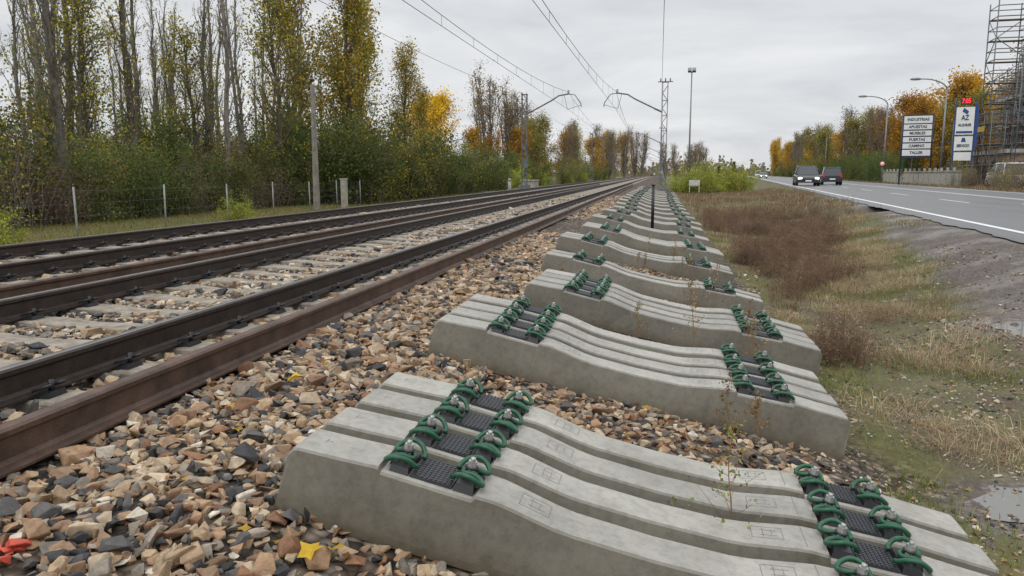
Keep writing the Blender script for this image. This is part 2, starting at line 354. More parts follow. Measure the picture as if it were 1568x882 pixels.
def sleeper_mesh(detail=True):
    s=MB(); half=[(0,.215,.0),(.022,.245,.0),(.035,.25,.0),(.20,.256,0),(.318,.262,0),(.334,.262,0),(.345,.246,0),(.675,.236,0),(.688,.254,0),(.75,.252,.003),(.79,.246,.005),(.96,.213,.010),(1.03,.205,.012),(1.3,.198,.014)]
    full=half+[(2.6-a,h,w) for a,h,w in half[::-1][1:]]
    rings=[]
    for x,h,w in full:
        e=(.03-min(x,2.6-x,.03))
        rings.append([(x,-.141,0),(x,-.138+w*.3,.03),(x,-.104+w+e*.3,h-.014),(x,-.098+w+e*.4,h-.005),(x,-.086+w+e*.5,h),(x,.086-w-e*.5,h),(x,.098-w-e*.4,h-.005),(x,.104-w-e*.3,h-.014),(x,.138-w*.3,.03),(x,.141,0)])
    s.sections(rings,0)
    for cx in (SC,2.6-SC):
        h=.242
        s.box((cx,0,h+.004),(.155,.165,.012),3)
        if detail:
            for ix in range(9):
                for iy in range(10):
                    s.box((cx-.066+ix*.0165,-.074+iy*.0165,h+.012),(.0095,.0095,.005),3)
        for d in (-1,1):
            bx=cx+d*.118
            s.box((bx,0,h+.010),(.072,.17,.028),2,taper=.86)
            s.box((bx+d*.03,0,h+.022),(.03,.10,.02),2,taper=.8)
            s.cyl((bx,0,h+.02),(bx,0,h+.062),.012,k=8,mat=4)
            s.cyl((bx,0,h+.056),(bx,0,h+.063),.023,k=12,mat=2)
            s.cyl((bx,0,h+.063),(bx,0,h+.083),.0165,k=6,mat=4,smooth=False)
            s.cyl((bx,0,h+.083),(bx,0,h+.095),.009,k=8,mat=4)
            for m_ in (-1,1):
                P=catmull([(bx-d*.026,0,h+.036),(bx-d*.020,m_*.018,h+.040),(bx+d*.012,m_*.024,h+.046),(bx+d*.045,m_*.034,h+.036),(bx+d*.058,m_*.056,h+.030),(bx+d*.046,m_*.080,h+.044),(bx+d*.012,m_*.090,h+.062),(bx-d*.026,m_*.080,h+.056),(bx-d*.050,m_*.060,h+.034),(bx-d*.052,m_*.040,h+.026)],5 if detail else 2)
                s.tube(P,.0092,8 if detail else 5,1,caps=True)
    if detail:
        f=lambda x: np.interp(x if x<1.3 else 2.6-x,[a for a,_,_ in half],[h for _,h,_ in half])+.0012
        def strip(xa,xb,ya,yb):
            s.add([(xa,ya,f(xa)),(xb,ya,f(xb)),(xb,yb,f(xb)),(xa,yb,f(xa))],np.array([[0,1,2,3]]),5)
        for x0 in (.83,1.66):
            for ya in (-.045,.043): strip(x0,x0+.11,ya,ya+.002)
            for xa in (x0,x0+.108): strip(xa,xa+.002,-.045,.045)
            strip(x0+.03,x0+.09,-.02,-.018); strip(x0+.03,x0+.09,.018,.020); strip(x0+.04,x0+.042,-.035,.035); strip(x0+.07,x0+.072,-.02,.03)
        strip(.10,.102,-.02,.02); strip(.10,.125,.0,.002); strip(1.84,1.844,-.078,.078)
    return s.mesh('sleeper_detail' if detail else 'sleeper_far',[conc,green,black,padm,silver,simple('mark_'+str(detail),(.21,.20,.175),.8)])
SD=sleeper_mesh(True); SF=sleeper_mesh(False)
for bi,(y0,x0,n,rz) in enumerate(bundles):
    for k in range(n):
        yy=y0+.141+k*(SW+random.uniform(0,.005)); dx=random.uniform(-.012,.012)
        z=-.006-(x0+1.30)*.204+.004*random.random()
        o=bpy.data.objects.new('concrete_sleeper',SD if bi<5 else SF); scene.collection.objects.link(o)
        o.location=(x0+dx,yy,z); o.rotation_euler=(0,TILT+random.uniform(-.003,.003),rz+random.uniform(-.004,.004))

# ---------------------------------------------------------------- leaves on ground
leafm=colattr('fallen_leaf',.6,.25,.2,25)
a=MB()
def leaf(x,y,s,c,z=None,up=.05):
    z=(float(gz(x,y))+up) if z is None else z
    an=random.uniform(0,6.28); t=np.linspace(0,2*math.pi,11)[:-1]; rr=s*(1+.28*np.cos(t*5))*.5
    P=np.stack([rr*np.cos(t)*1.2,rr*np.sin(t),.3*rr*np.sin(t*2+1)],-1)
    M=np.array(Matrix.Rotation(an,3,'Z')@Matrix.Rotation(random.uniform(-.5,.5),3,'X'))
    V=np.vstack([[0,0,-.006],P])@M.T+np.array((x,y,z))
    a.add(V,np.array([(0,i+1,(i+1)%10+1) for i in range(10)]),0,c,False)
leaf(-1.95,3.83,.085,(.62,.40,.03),up=.07); leaf(-1.05,2.12,.07,(.60,.40,.03),up=.07); leaf(-1.0,2.18,.06,(.42,.26,.03),up=.065); leaf(-2.05,3.35,.04,(.5,.3,.03))
for _ in range(520):
    x=random.uniform(-2.8,1.4); y=random.uniform(1.5,12)
    c=random.choice([(.30,.16,.04),(.20,.09,.03),(.42,.27,.04),(.14,.07,.03)])
    if not insleeper(np.array([x]),np.array([y]))[0]: leaf(x,y,random.uniform(.02,.045),c,up=.035)
for _ in range(600):
    x=random.uniform(1.4,6); y=random.uniform(3,16); leaf(x,y,random.uniform(.02,.04),random.choice([(.20,.12,.05),(.12,.07,.04),(.34,.24,.08)]),up=.012)
a.obj('fallen_leaves',[leafm])
a=MB(); a.cyl((0,0,0),(0,0,1.15),.04,.035,8); a.cyl((0,0,1.15),(0,0,1.17),.05,.05,8); a.box((0,0,.02),(.2,.2,.04)); a.obj('marker_stake',[black],(-.14,19.3,-.25))

# ---------------------------------------------------------------- puddles
m,nt,b=newmat('water'); b.inputs['Base Color'].default_value=(.17,.165,.15,1); b.inputs['Roughness'].default_value=.04; b.inputs['Specular IOR Level'].default_value=.9
tc=N(nt,'ShaderNodeTexCoord'); bump(nt,b,noise(nt,6,2,.5,tc.outputs['Object']).outputs[0],.05,.01); wat=m
for (x,y,rx,ry,rot),pz in zip(PUD,PZ):
    k=60; t=np.linspace(0,2*math.pi,k,endpoint=False)
    rr=1.15+.22*np.sin(t*2+x)+.16*np.sin(t*5+y)+.08*np.sin(t*9)+.05*np.sin(t*14+x)
    X=rr*rx*np.cos(t);Y=rr*ry*np.sin(t); c,s=math.cos(rot),math.sin(rot); X,Y=X*c-Y*s,X*s+Y*c
    a=MB(); a.add(np.stack([X,Y,np.zeros(k)],-1),np.arange(k)[None],0); a.obj('puddle',[wat],(x,y,pz-.004))

# ---------------------------------------------------------------- road
m,nt,b=newmat('asphalt'); tc=N(nt,'ShaderNodeTexCoord'); ov=tc.outputs['Object']
n1=noise(nt,.25,5,.6,ov); n2=noise(nt,60,3,.7,ov)
mp=N(nt,'ShaderNodeMapping'); mp.inputs['Rotation'].default_value=(0,0,rad(5.3)); mp.inputs['Scale'].default_value=(1.2,.03,1); nt.links.new(ov,mp.inputs[0]); n3=noise(nt,1,3,.5,mp.outputs[0])
c=mix(nt,.5,ramp(nt,n1.outputs[0],[(.3,(.085,.085,.088)),(.7,(.14,.14,.144))]).outputs[0],ramp(nt,n3.outputs[0],[(.35,(.08,.08,.083)),(.65,(.155,.155,.16))]).outputs[0])
c=mix(nt,.35,c,ramp(nt,n2.outputs[0],[(.35,(.05,.05,.052)),(.65,(.2,.2,.2))]).outputs[0]); nt.links.new(c,b.inputs['Base Color'])
nt.links.new(ramp(nt,n3.outputs[0],[(.3,(.33,)*3),(.7,(.5,)*3)]).outputs[0],b.inputs['Roughness']); bump(nt,b,n2.outputs[0],.2,.004)
asph=m; paint=simple('road_paint',(.74,.74,.72),.5,0,.15,6)
a=MB(); ds=np.r_[np.arange(-10,60,.5),np.arange(60,900,20.)]
e0=4.95+.10*wob(ds,ds*.7,.9)+.06*np.sin(ds*5.1)+.04*np.sin(ds*11.3)
V=np.array([[road(e0[i] if q==0 else l,d,-.02) for q,l in enumerate((4.95,5.3,11.6,17.8))] for i,d in enumerate(ds)])
nn=len(ds); i=np.arange(nn-1)[:,None]*4; j=np.arange(3)[None]
a.add(V.reshape(-1,3),np.stack([i+j,i+j+1,i+4+j+1,i+4+j],-1).reshape(-1,4)); a.obj('road',[asph])
a=MB()
def stripe(L0,L1,D0,D1,z=-.015):
    a.add([road(L0,D0,z),road(L1,D0,z),road(L1,D1,z),road(L0,D1,z)],np.array([[0,1,2,3]]))
stripe(5.62,5.80,-8,800); stripe(16.9,17.08,-8,800); stripe(13.05,13.17,-8,800); stripe(12.75,12.87,-8,800)
for d in range(0,500,12): stripe(9.3,9.42,d,d+5)
def poly(pts): a.add([road(l,d,-.015) for l,d in pts],np.arange(len(pts))[None])
poly([(11.0,28),(11.18,28),(11.18,33),(11.0,33)]); poly([(10.7,33),(11.48,33),(11.09,35.6)]); poly([(10.98,29.5),(10.98,30.1),(10.5,31.2),(10.5,30.6)])
a.obj('road_markings',[paint])

# ---------------------------------------------------------------- vegetation generators
bark=simple('bark',(.13,.115,.095),.9,0,.4,5,.5,30)
barkl=simple('bark_pale',(.19,.17,.145),.9,0,.4,5,.5,30)
leafT=colattr('foliage',.75,.42,.25,.6,0,.22)
def leaves(mb,P,n,size,pal,spread,mat=1,clump=True):
    P=np.asarray(P); w=R.random(len(P))**(3 if clump else 1); w/=w.sum()
    idx=R.choice(len(P),n,p=w); c=P[idx]+R.normal(0,1,(n,3))*spread
    s=size*R.uniform(.5,1.3,n)
    A=R.normal(0,1,(n,3)); A/=np.linalg.norm(A,axis=1)[:,None]; B=R.normal(0,1,(n,3)); B=np.cross(A,B); B/=np.linalg.norm(B,axis=1)[:,None]
    a_=A*s[:,None]*.5; b_=B*s[:,None]*.38
    V=np.stack([c-a_,c-b_*1.0+a_*.1,c+a_,c+b_+a_*.1],1)
    pal=np.array(pal); tone=(idx*7919%97)/97
    C=pal[(R.integers(0,len(pal),n)*(R.random(n)<.5)+(idx*31%len(pal))*(1))%len(pal)]*(.65+.6*tone)[:,None]*R.uniform(.8,1.2,n)[:,None]
    mb.add(V.reshape(-1,3),np.arange(n*4).reshape(-1,4),mat,np.repeat(C,4,0))
def tree(name,H,r0,base,spread,elev,nb,nsub,nl,lsz,pal,shape='col',lsp=.25,tw=.012,leaflow=None,stems=1,tips=2):
    t=MB(); pts=[]
    for sidx in range(stems):
        n=12; tt=np.linspace(0,1,n); lean=R.normal(0,.012,2)*H if stems==1 else R.normal(0,.075,2)*H
        hh=H if sidx==0 else H*random.uniform(.8,1)
        wx=np.cumsum(R.normal(0,.010*H,n))*tt+lean[0]*tt**.8;wy=np.cumsum(R.normal(0,.010*H,n))*tt+lean[1]*tt**.8
        T=np.stack([wx,wy,tt*hh-.3],-1); rt=r0*(1-tt)**.8/math.sqrt(stems)*1.2+.02
        t.tube(T,rt,7,0)
        for b_ in range(nb//stems):
            u=base+(1-base)*(b_+random.random())/(nb//stems)*.98
            p=np.array([np.interp(u,tt,T[:,q]) for q in range(3)]); rr=np.interp(u,tt,rt)
            v=(u-base)/(1-base)
            if shape=='col': ln=spread*(.35+.65*math.sin(math.pi*min(1,v*.85+.15)))*random.uniform(.6,1.2)
            elif shape=='cone': ln=spread*(1.05-v)*random.uniform(.7,1.15)
            else: ln=spread*math.sqrt(max(.06,1-(2*v-.85)**2))*random.uniform(.65,1.15)
            az=random.uniform(0,6.283); el=rad(elev+random.uniform(-12,14)+v*18)
            d=np.array([math.cos(az)*math.cos(el),math.sin(az)*math.cos(el),math.sin(el)])
            s=np.linspace(0,1,5)[:,None]; B=p+d*ln*s+np.array([0,0,.22*ln])*s**2+R.normal(0,.03*ln,(5,3))*s
            t.tube(B,np.linspace(max(rr*.38,.02),tw,5),4,0); pts+=list(B[2:])
            for q in range(nsub):
                f=random.uniform(.25,.98); k=min(3,int(f*4)); o=B[k]+(B[k+1]-B[k])*(f*4-k)
                dd=d+R.normal(0,.5,3); dd[2]=abs(dd[2])*.7+.3; dd/=np.linalg.norm(dd)
                l2=ln*random.uniform(.25,.5)*(1.15-f*.4); S=o+dd*l2*np.linspace(0,1,3)[:,None]+R.normal(0,.05*l2,(3,3))
                t.tube(S,[tw*1.2,tw*.9,tw*.5],3,0); pts+=list(S[1:])
                for w_ in range(tips):
                    d3=dd+R.normal(0,.6,3); d3[2]+=.2; d3/=np.linalg.norm(d3); o3=S[1]
                    S3=np.array([o3,o3+d3*l2*.6]); t.tube(S3,[tw*.7,tw*.4],3,0); pts.append(S3[1])
    pts=np.array(pts)
    q=pts
    if leaflow is not None:
        k=pts[:,2]<leaflow*H; q=pts[k] if k.sum()>5 else pts
    if nl: leaves(t,q,nl,lsz,pal,lsp)
    return t,pts
def finish(t,name,bk): return t.mesh(name,[bk,leafT])
YG=[(.34,.33,.05),(.48,.37,.05),(.20,.23,.045),(.56,.40,.05)]
YE=[(.72,.45,.04),(.80,.50,.04),(.54,.35,.04),(.64,.36,.03)]
OR=[(.66,.35,.045),(.70,.42,.05),(.50,.26,.04),(.40,.24,.045)]
GR=[(.085,.13,.035),(.13,.17,.045),(.06,.10,.03),(.18,.20,.05)]
GB=[(.17,.19,.05),(.24,.22,.055),(.28,.22,.06),(.12,.15,.04)]
BR=[(.22,.15,.085),(.28,.18,.09),(.17,.12,.075),(.24,.19,.10)]
IV=[(.04,.065,.02),(.055,.09,.028),(.08,.11,.035)]
bare=[]
for q in range(6):
    t,p=tree('b',random.uniform(17,21),random.uniform(.12,.17),.14,random.uniform(1.7,2.5),60,38,5,[160,520,80,1100,260,90][q],.15,YG,lsp=.35,tw=.014,tips=1)
    if q in(1,4):
        zz=R.uniform(0,6.0,60); leaves(t,np.stack([R.normal(0,.13,60),R.normal(0,.13,60),zz],-1),1100,.13,IV,.17)
    bare.append(finish(t,'bare_poplar_%d'%q,bark if q%2 else barkl))
t,_=tree('y',13,.17,.06,2.7,50,50,6,8500,.16,YG+YG[1:]+YE[2:3],lsp=.34,tw=.014,tips=1); yg1=finish(t,'yg1',bark)
t,_=tree('y',12.5,.17,.1,2.9,44,46,6,4800,.16,YG+GB+YG[1:2],lsp=.38,tw=.014,tips=1); yg2=finish(t,'yg2',bark)
t,_=tree('o',10.5,.2,.18,3.8,35,40,5,9000,.23,YE,'round',lsp=.4,tips=1); oy=finish(t,'oy',bark)
t,_=tree('o',11,.2,.12,3.8,42,40,5,7500,.25,OR+YE[2:]+GB[1:3],'round',lsp=.45,tips=1); oo=finish(t,'oo',bark)
t,_=tree('p',15,.26,.03,2.6,64,96,7,5200,.17,OR[2:]+BR+BR[1:3],lsp=.4,tw=.024,stems=7); pb=finish(t,'pb',barkl)
t,_=tree('p',14,.22,.06,2.6,60,50,5,7000,.23,OR+YE[:2]+GB[1:3],lsp=.45,tw=.016,stems=2,tips=1); po=finish(t,'po',bark)
t,_=tree('p',12,.22,.06,3.4,46,50,5,7000,.23,GB+YG[:2]+OR[3:]+GB[:2],'round',lsp=.5,tw=.016,stems=2,tips=1); pg=finish(t,'pg',bark)
t,_=tree('p',13,.22,.06,3.4,52,72,7,2200,.2,BR+OR[3:],'round',lsp=.5,tw=.022,stems=3,tips=1); pn=finish(t,'pn',barkl)
t,_=tree('c',7,.14,.04,2.0,10,50,5,8000,.14,IV+GR[:1],'cone',lsp=.2,tips=1); con=finish(t,'con',bark)
def bush(H,W,nst,nl,lsz,pal,lsp=.2,tw=.012,nsub=5):
    t=MB(); pts=[]
    for _ in range(nst):
        az=random.uniform(0,6.28); rr=random.uniform(0,W*.45); o=np.array([rr*math.cos(az),rr*math.sin(az),-.06*H])
        h=H*random.uniform(.5,1.1); e=o+np.array([math.cos(az)*W*.3*random.random(),math.sin(az)*W*.3*random.random(),h])
        s=np.linspace(0,1,5)[:,None]; B=o+(e-o)*s+R.normal(0,.06*H,(5,3))*s; t.tube(B,np.linspace(tw*2,tw*.5,5),4,0); pts+=list(B[1:])
        for _ in range(nsub):
            k=random.randint(1,4); d=R.normal(0,1,3); d[2]=abs(d[2])*.8; d/=np.linalg.norm(d); e2=B[k]+d*W*.22*random.uniform(.5,1.2)
            t.tube([B[k],(B[k]+e2)/2+R.normal(0,.01*W,3),e2],[tw*.9,tw*.7,tw*.4],3,0); pts+=[e2,(B[k]+e2)/2]
    leaves(t,pts,nl,lsz,pal,lsp)
    return t
bushes={'green':[finish(bush(3.2,3.4,22,6500,.12,GR+GB[:1],.24),'bg1',bark),finish(bush(2.6,3.0,20,5500,.12,GR+GB[:2],.22),'bg2',bark)],
 'mix':[finish(bush(3.4,3.2,24,5000,.12,GB+YG[:2]+GR[:2],.25),'bm1',bark),finish(bush(4.2,3.0,22,5000,.13,GB+BR[:1]+GR[:2],.3),'bm2',bark)],
 'brown':[finish(bush(2.6,3.0,38,2600,.09,BR,.22),'bb1',bark),finish(bush(3.8,2.6,34,1700,.10,BR+YG[:2],.3),'bb2',barkl)],
 'yellow':[finish(bush(2.2,3.2,20,5000,.12,[(.36,.40,.06),(.46,.46,.08),(.26,.32,.05)],.2),'by',bark)]}
def pt(me,name,x,y,s=1): place(me,name,(x,y,float(gz(x,y))-.05),random.uniform(0,6.28),s*random.uniform(.92,1.08))
nmof={}
for k_,v_ in ((pg,'autumn_poplar_tree'),(pn,'bare_poplar_tree'),(po,'orange_poplar_tree'),(pb,'columnar_poplar_tree'),(oy,'yellow_maple_tree'),(oo,'orange_maple_tree')): nmof[k_.name]=v_
for q in range(78):
    y=random.uniform(10,62); x=-random.uniform(20,42)-max(0,(40-y))*.05
    if y>40: x-=3
    pt(random.choice(bare),'bare_poplar_tree',x,y,random.uniform(.7,1.02) if y<40 else random.uniform(.55,.8))
for x,y,s,me in ((-20.5,40,.9,yg2),(-19.5,47,1.1,yg1),(-21.5,44,1.0,yg1),(-20.3,51,1.05,yg1),(-25,30,.8,yg2),(-18.8,56,.85,yg1),(-19.8,64,.62,yg1),(-22.5,54,.95,yg2),(-27,19,.75,yg1),(-21.5,21,.6,yg2),(-23,36,.7,yg2)):
    pt(me,'yellowing_poplar_tree',x,y,s)
pt(oy,'yellow_maple_tree',-29,98,1.0); pt(oy,'yellow_maple_tree',-32,103,.95)
pt(pb,'columnar_poplar_tree',-22.6,102,1.12); pt(pb,'columnar_poplar_tree',-20.2,106,1.0); pt(po,'orange_poplar_tree',-21.0,100,.55); pt(oo,'orange_maple_tree',-23.4,98,.66); pt(oo,'orange_maple_tree',-19.2,104,.62)
for x,y,me,s in ((-20,122,pg,.85),(-19,132,pg,.85),(-22,140,pn,.9),(-18,148,oo,.85),(-19,163,pn,.95),(-17,172,pg,.95),(-20,186,pn,1.0),(-16,196,oo,.95),(-17,222,pn,1.15),(-11,248,pb,1.15),(-14,252,pn,1.2),(-8,262,pb,1.1),(-13,290,oo,1.3),(-17.5,114,pg,.62),(-26,150,pn,1.1),(-24,210,pn,1.2),(-7,300,pn,1.3),(-20,300,oo,1.4),(-15,235,pg,1.0),(-13,205,pn,.95),(-23,128,pn,1.0),(-16.5,141,pn,.75)):
    pt(me,nmof[me.name],x,y,s)
y=13.
while y<240:
    x=-19.2-random.uniform(0,1.3)+ (2.6 if y>40 else 0)+(2 if y>120 else 0)
    kind=random.choice(['mix','brown','green','mix','green'] if y<38 else (['green','mix','green','green','mix','brown'] if y<75 else ['mix','yellow','mix','brown','green']))
    s=random.uniform(.65,.98) if y<38 else (random.uniform(.85,1.3) if y<60 else random.uniform(.65,1.05))
    pt(random.choice(bushes[kind]),kind+'_bush',x,y,s)
    if y<120: pt(random.choice(bushes[random.choice(['green','mix','brown','green'])]),'undergrowth_bush',x-random.uniform(2,4),y+random.uniform(-1,1),s*random.uniform(.9,1.3))
    y+=random.uniform(1.3,1.9) if y<70 else random.uniform(2.2,3.6)
for q in range(32): pt(random.choice(bushes[random.choice(['brown','green','mix','green'])]),'undergrowth_bush',-random.uniform(24,36),random.uniform(14,66),random.uniform(1.0,1.5))
pt(bushes['yellow'][0],'yellow_bush',-14.4,24.6,.38); pt(bushes['yellow'][0],'green_bush',-12.95,12.9,.4); pt(bushes['green'][0],'green_bush',-16.5,41,1.2)
def rt(me,name,L,D,s=1): x,y,_=road(L,D); pt(me,name,x,y,s)
for q in range(22):
    D=random.uniform(114,190); L=random.uniform(25,33); me=random.choice([oo,oy,pg,oo,pn,oy]); rt(me,nmof[me.name],L,D,random.uniform(.8,1.1))
for D in np.arange(150,440,7):
    me=random.choice([pn,oo,pg,pn,pn,oo,oy]); rt(me,nmof[me.name],20.8+random.uniform(0,3.5)+(D<190)*3,D,random.uniform(.9,1.2))
for q in range(28):
    me=random.choice([oy,oo,oo,oy,pn]); rt(me,nmof[me.name],random.uniform(30,56),random.uniform(110,168),random.uniform(1.1,1.45))
for D,L,s in ((400,14.8,1.15),(410,16.5,1.3),(420,15.6,1.2),(440,17.5,1.25)): rt(po,'orange_poplar_tree',L+3,D,s)
for D in np.arange(118,200,3.4): rt(random.choice(bushes['green']),'hedge_bush',20.4+random.uniform(-.5,.8),D,random.uniform(.9,1.2))
for D in np.arange(50,84,2.2): rt(random.choice(bushes['brown']),'brown_bush',20+random.uniform(-.4,1.2),D,random.uniform(.5,.72))
for D in np.arange(200,420,9): rt(random.choice(bushes['mix']),'mixed_bush',19.5+random.uniform(0,3),D,random.uniform(1,1.5))
for x,y,s in ((1.9,73,.7),(3.4,73,.9),(4.8,76,.95),(6.2,78,1.0),(7.6,81,1.05),(4.4,84,1.05),(8.6,88,.85)): pt(bushes['yellow'][0],'yellow_bush',x,y,s)
pt(con,'conifer_tree',13.5,150,.62); pt(con,'conifer_tree',8.6,118,.42); pt(con,'conifer_tree',30,102,.8)
for x,y,s in ((9,205,.7),(12,215,.7),(6,180,.6),(5,240,.8),(10,250,.85),(2,260,.9)): pt(pn,'bare_poplar_tree',x,y,s)
a=MB(); n=36000
an=R.uniform(-62,62,n); dd=R.uniform(430,620,n); X=dd*np.sin(np.radians(an)); Y=dd*np.cos(np.radians(an))
top=(5+3.0*np.sin(an*.7)+2.0*np.sin(an*2.9+1)+1.6*np.sin(an*9.1)+1.2*np.sin(an*23))+3
Z=R.random(n)**1.2*np.clip(top,2,14); P=np.stack([X,Y,Z],-1)
s=R.uniform(.8,2.2,n); A=R.normal(0,1,(n,3)); A/=np.linalg.norm(A,axis=1)[:,None]; B=np.cross(A,R.normal(0,1,(n,3))); B/=np.linalg.norm(B,axis=1)[:,None]
V=np.stack([P-A*s[:,None]*.6,P-B*s[:,None]*.45,P+A*s[:,None]*.6,P+B*s[:,None]*.45],1)
C=np.array([(.19,.19,.12),(.27,.21,.12),(.16,.16,.12),(.24,.17,.10)])[(R.integers(0,2,n)+(an*3).astype(int))%4]
a.add(V.reshape(-1,3),np.arange(4*n).reshape(-1,4),0,np.repeat(C,4,0)); a.obj('distant_treeline',[leafT])

# ---------------------------------------------------------------- grasses and weeds
gm=colattr('grass_blade',.8,.3,.15,0)
def blades(name,X,Y,h,wd,pal,lean=.35,mats=gm,ctr=None,cc=None):
    n=len(X); Z=gz(X,Y); P=np.stack([X,Y,Z],-1); az=R.uniform(0,6.283,n)
    if ctr is not None: az=np.arctan2(Y-ctr[1],X-ctr[0])+R.normal(0,.7,n)
    d=np.stack([np.cos(az),np.sin(az),np.zeros(n)],-1)
    side=np.stack([-np.sin(az),np.cos(az),np.zeros(n)],-1)*wd*.5*R.uniform(.6,1.3,n)[:,None]
    ln=np.abs(R.normal(lean*.6,lean*.7,n))[:,None]*h[:,None]; up=np.array([0,0,1.])*h[:,None]
    mid=P+up*.6+d*ln*.35; tip=P+up*(1-.55*R.random(n))[:,None]+d*ln
    V=np.stack([P-side,P+side,mid+side*.7,mid-side*.7,tip],1); o=(np.arange(n)*5)[:,None]
    a=MB(); pal=np.array(pal); C=pal[R.integers(0,len(pal),n)]*R.uniform(.7,1.25,n)[:,None]
    if cc is not None: C=C*cc[:,None]
    a.add(V.reshape(-1,3),[o+np.array([0,1,2,3]),o+np.array([3,2,4])],0,np.repeat(C,5,0)); return a.obj(name,[mats])
def clumps(nc,per,x0,x1,y0,y1,sig,cond=None):
    cx=R.uniform(x0,x1,nc);cy=R.uniform(y0,y1,nc)
    if cond is not None: k=cond(cx,cy); cx=cx[k];cy=cy[k]
    s=sig*R.uniform(.4,1.6,len(cx)); n=len(cx)*per; tone=np.repeat(R.uniform(.65,1.25,len(cx)),per)
    X=np.repeat(cx,per)+R.normal(0,1,n)*np.repeat(s,per);Y=np.repeat(cy,per)+R.normal(0,1,n)*np.repeat(s,per)
    return X,Y,(np.repeat(cx,per),np.repeat(cy,per)),tone,np.repeat(s/sig,per)
Lf=lambda X,Y:X*CS-Y*SN
def offp(X,Y):
    k=np.ones(len(X),bool)
    for (px,py,rx,ry,_) in PUD: k&=np.hypot((X-px)/rx,(Y-py)/ry)>1.6
    return k
edgew=lambda X,Y:gravel_edge(Y)-Lf(X,Y)+.35*wob(X,Y*.8,1.1)
soft=lambda X,Y:(X>1.55)&(edgew(X,Y)>0)&offp(X,Y)
TAN=[(.48,.38,.23),(.40,.30,.17),(.56,.46,.30),(.33,.235,.14)]
RUST=[(.19,.125,.08),(.24,.155,.095),(.14,.095,.06),(.30,.20,.125),(.25,.12,.065)]
GRN=[(.17,.21,.05),(.26,.27,.08),(.13,.17,.045)]
tanz=lambda X,Y:soft(X,Y)&((edgew(X,Y)<1.3)|(Y<7.6)|(wob(X,Y*.7,.9)>.3))&(wob(X+2,Y*.8,1.4)>-.15+.2*(Y<6.3))
X,Y,c,t,k=clumps(2300,100,1.55,6.4,5.0,28,.14,tanz); blades('dry_grass',X,Y,R.uniform(.03,.13,len(X))*(.6+.5*k),.0038,TAN,1.9,ctr=c,cc=t)
shr=[finish(bush(.42,.55,26,1000,.018,RUST+RUST[3:4],.03,tw=.0022,nsub=6),'shr%d'%q,simple('weed_twig%d'%q,c_,.8)) for q,c_ in enumerate([(.19,.125,.08),(.14,.095,.065),(.25,.17,.11)])]
ns=0
while ns<200:
    x=random.uniform(1.6,6.5); y=7.2+26*random.random()**1.1; xa=np.array([x]);ya=np.array([y])
    if not (soft(xa,ya)[0] and edgew(xa,ya)[0]>.5+random.random()*.9 and wob(xa,ya*.6,.9)[0]<.35): continue
    place(random.choice(shr),'weed_shrub',(x,y,float(gz(x,y))-.01),random.uniform(0,6.28),(random.uniform(.6,1.3),random.uniform(.6,1.3),random.uniform(.5,1.25))); ns+=1
X,Y,c,t,k=clumps(260,50,1.6,6,7.5,26,.16,lambda X,Y:soft(X,Y)&(edgew(X,Y)>.6)); blades('brown_weeds',X,Y,R.uniform(.06,.24,len(X))*(.6+.4*k),.005,RUST+TAN[3:],1.0,ctr=c,cc=t)
X,Y,c,t,k=clumps(1500,30,1.6,11,24,80,.26,lambda X,Y:(X>1.6)&(Lf(X,Y)<4.5)&offp(X,Y)&(wob(X*.6,Y*.25,.9)>-.25)); blades('roadside_weeds',X,Y,R.uniform(.08,.36,len(X))*(.6+.4*k),.012,RUST+RUST[:3]+TAN[1:],.8,ctr=c,cc=t)
X,Y,c,t,k=clumps(1300,30,1.6,11,20,75,.22,lambda X,Y:(X>1.6)&(Lf(X,Y)<4.6)&offp(X,Y)&(wob(X*.6,Y*.25,.9)<.1)); blades('roadside_grass',X,Y,R.uniform(.04,.14,len(X)),.012,TAN+GRN+GRN,1.1,ctr=c,cc=t)
X,Y,c,t,k=clumps(7500,18,1.3,6,3.0,27,.11,lambda X,Y:(X>1.3)&(edgew(X,Y)>-.2)&offp(X,Y)&(wob(X+5,Y*.8,.9)>-.1)); blades('green_grass',X,Y,R.uniform(.02,.07,len(X)),.005,GRN,.9)
n=42000; X=R.uniform(-20,-11.6,n);Y=R.uniform(9,60,n); blades('lineside_grass',X,Y,R.uniform(.04,.16,n),.016,[(.19,.22,.055),(.29,.25,.08),(.33,.22,.09),(.14,.17,.045)],.6)
n=26000; D=R.uniform(20,200,n);L=R.uniform(17.9,24,n); blades('verge_grass',L*CS+D*SN,D*CS-L*SN,R.uniform(.1,.4,n),.03,RUST+TAN[:2]+[(.15,.17,.06)],.5)

def weed(x,y,h,c,z=None,ns=5):
    t=MB(); P=np.array([(0,0,0),(.01,0,h*.3),(-.008,.01,h*.65),(.012,.0,h)]); P=catmull(P,4); t.tube(P,np.linspace(.0035,.0012,len(P)),5,0,caps=True)
    pts=[]
    for q in range(ns*3):
        f=random.uniform(.12,.95); o=P[int(f*(len(P)-1))]; az=random.uniform(0,6.28); l=h*.32*(1.1-f)*random.uniform(.6,1.3)
        e=o+np.array([math.cos(az)*l,math.sin(az)*l,l*.8]); t.tube([o,(o+e)/2-[0,0,.01],e],[.0014,.0011,.0006],3,0); pts+=[e,(o+e)/2]
    pts+=list(P[-6:])*3; leaves(t,pts,170,.018,c,.012,clump=False)
    t.obj('weed_plant',[stemm,leafT],(x,y,z))
stemm=simple('weed_stem',(.24,.13,.06),.7)
weed(.30,2.93,.58,[(.25,.30,.06),(.34,.34,.09),(.18,.15,.06)],-.30,7)
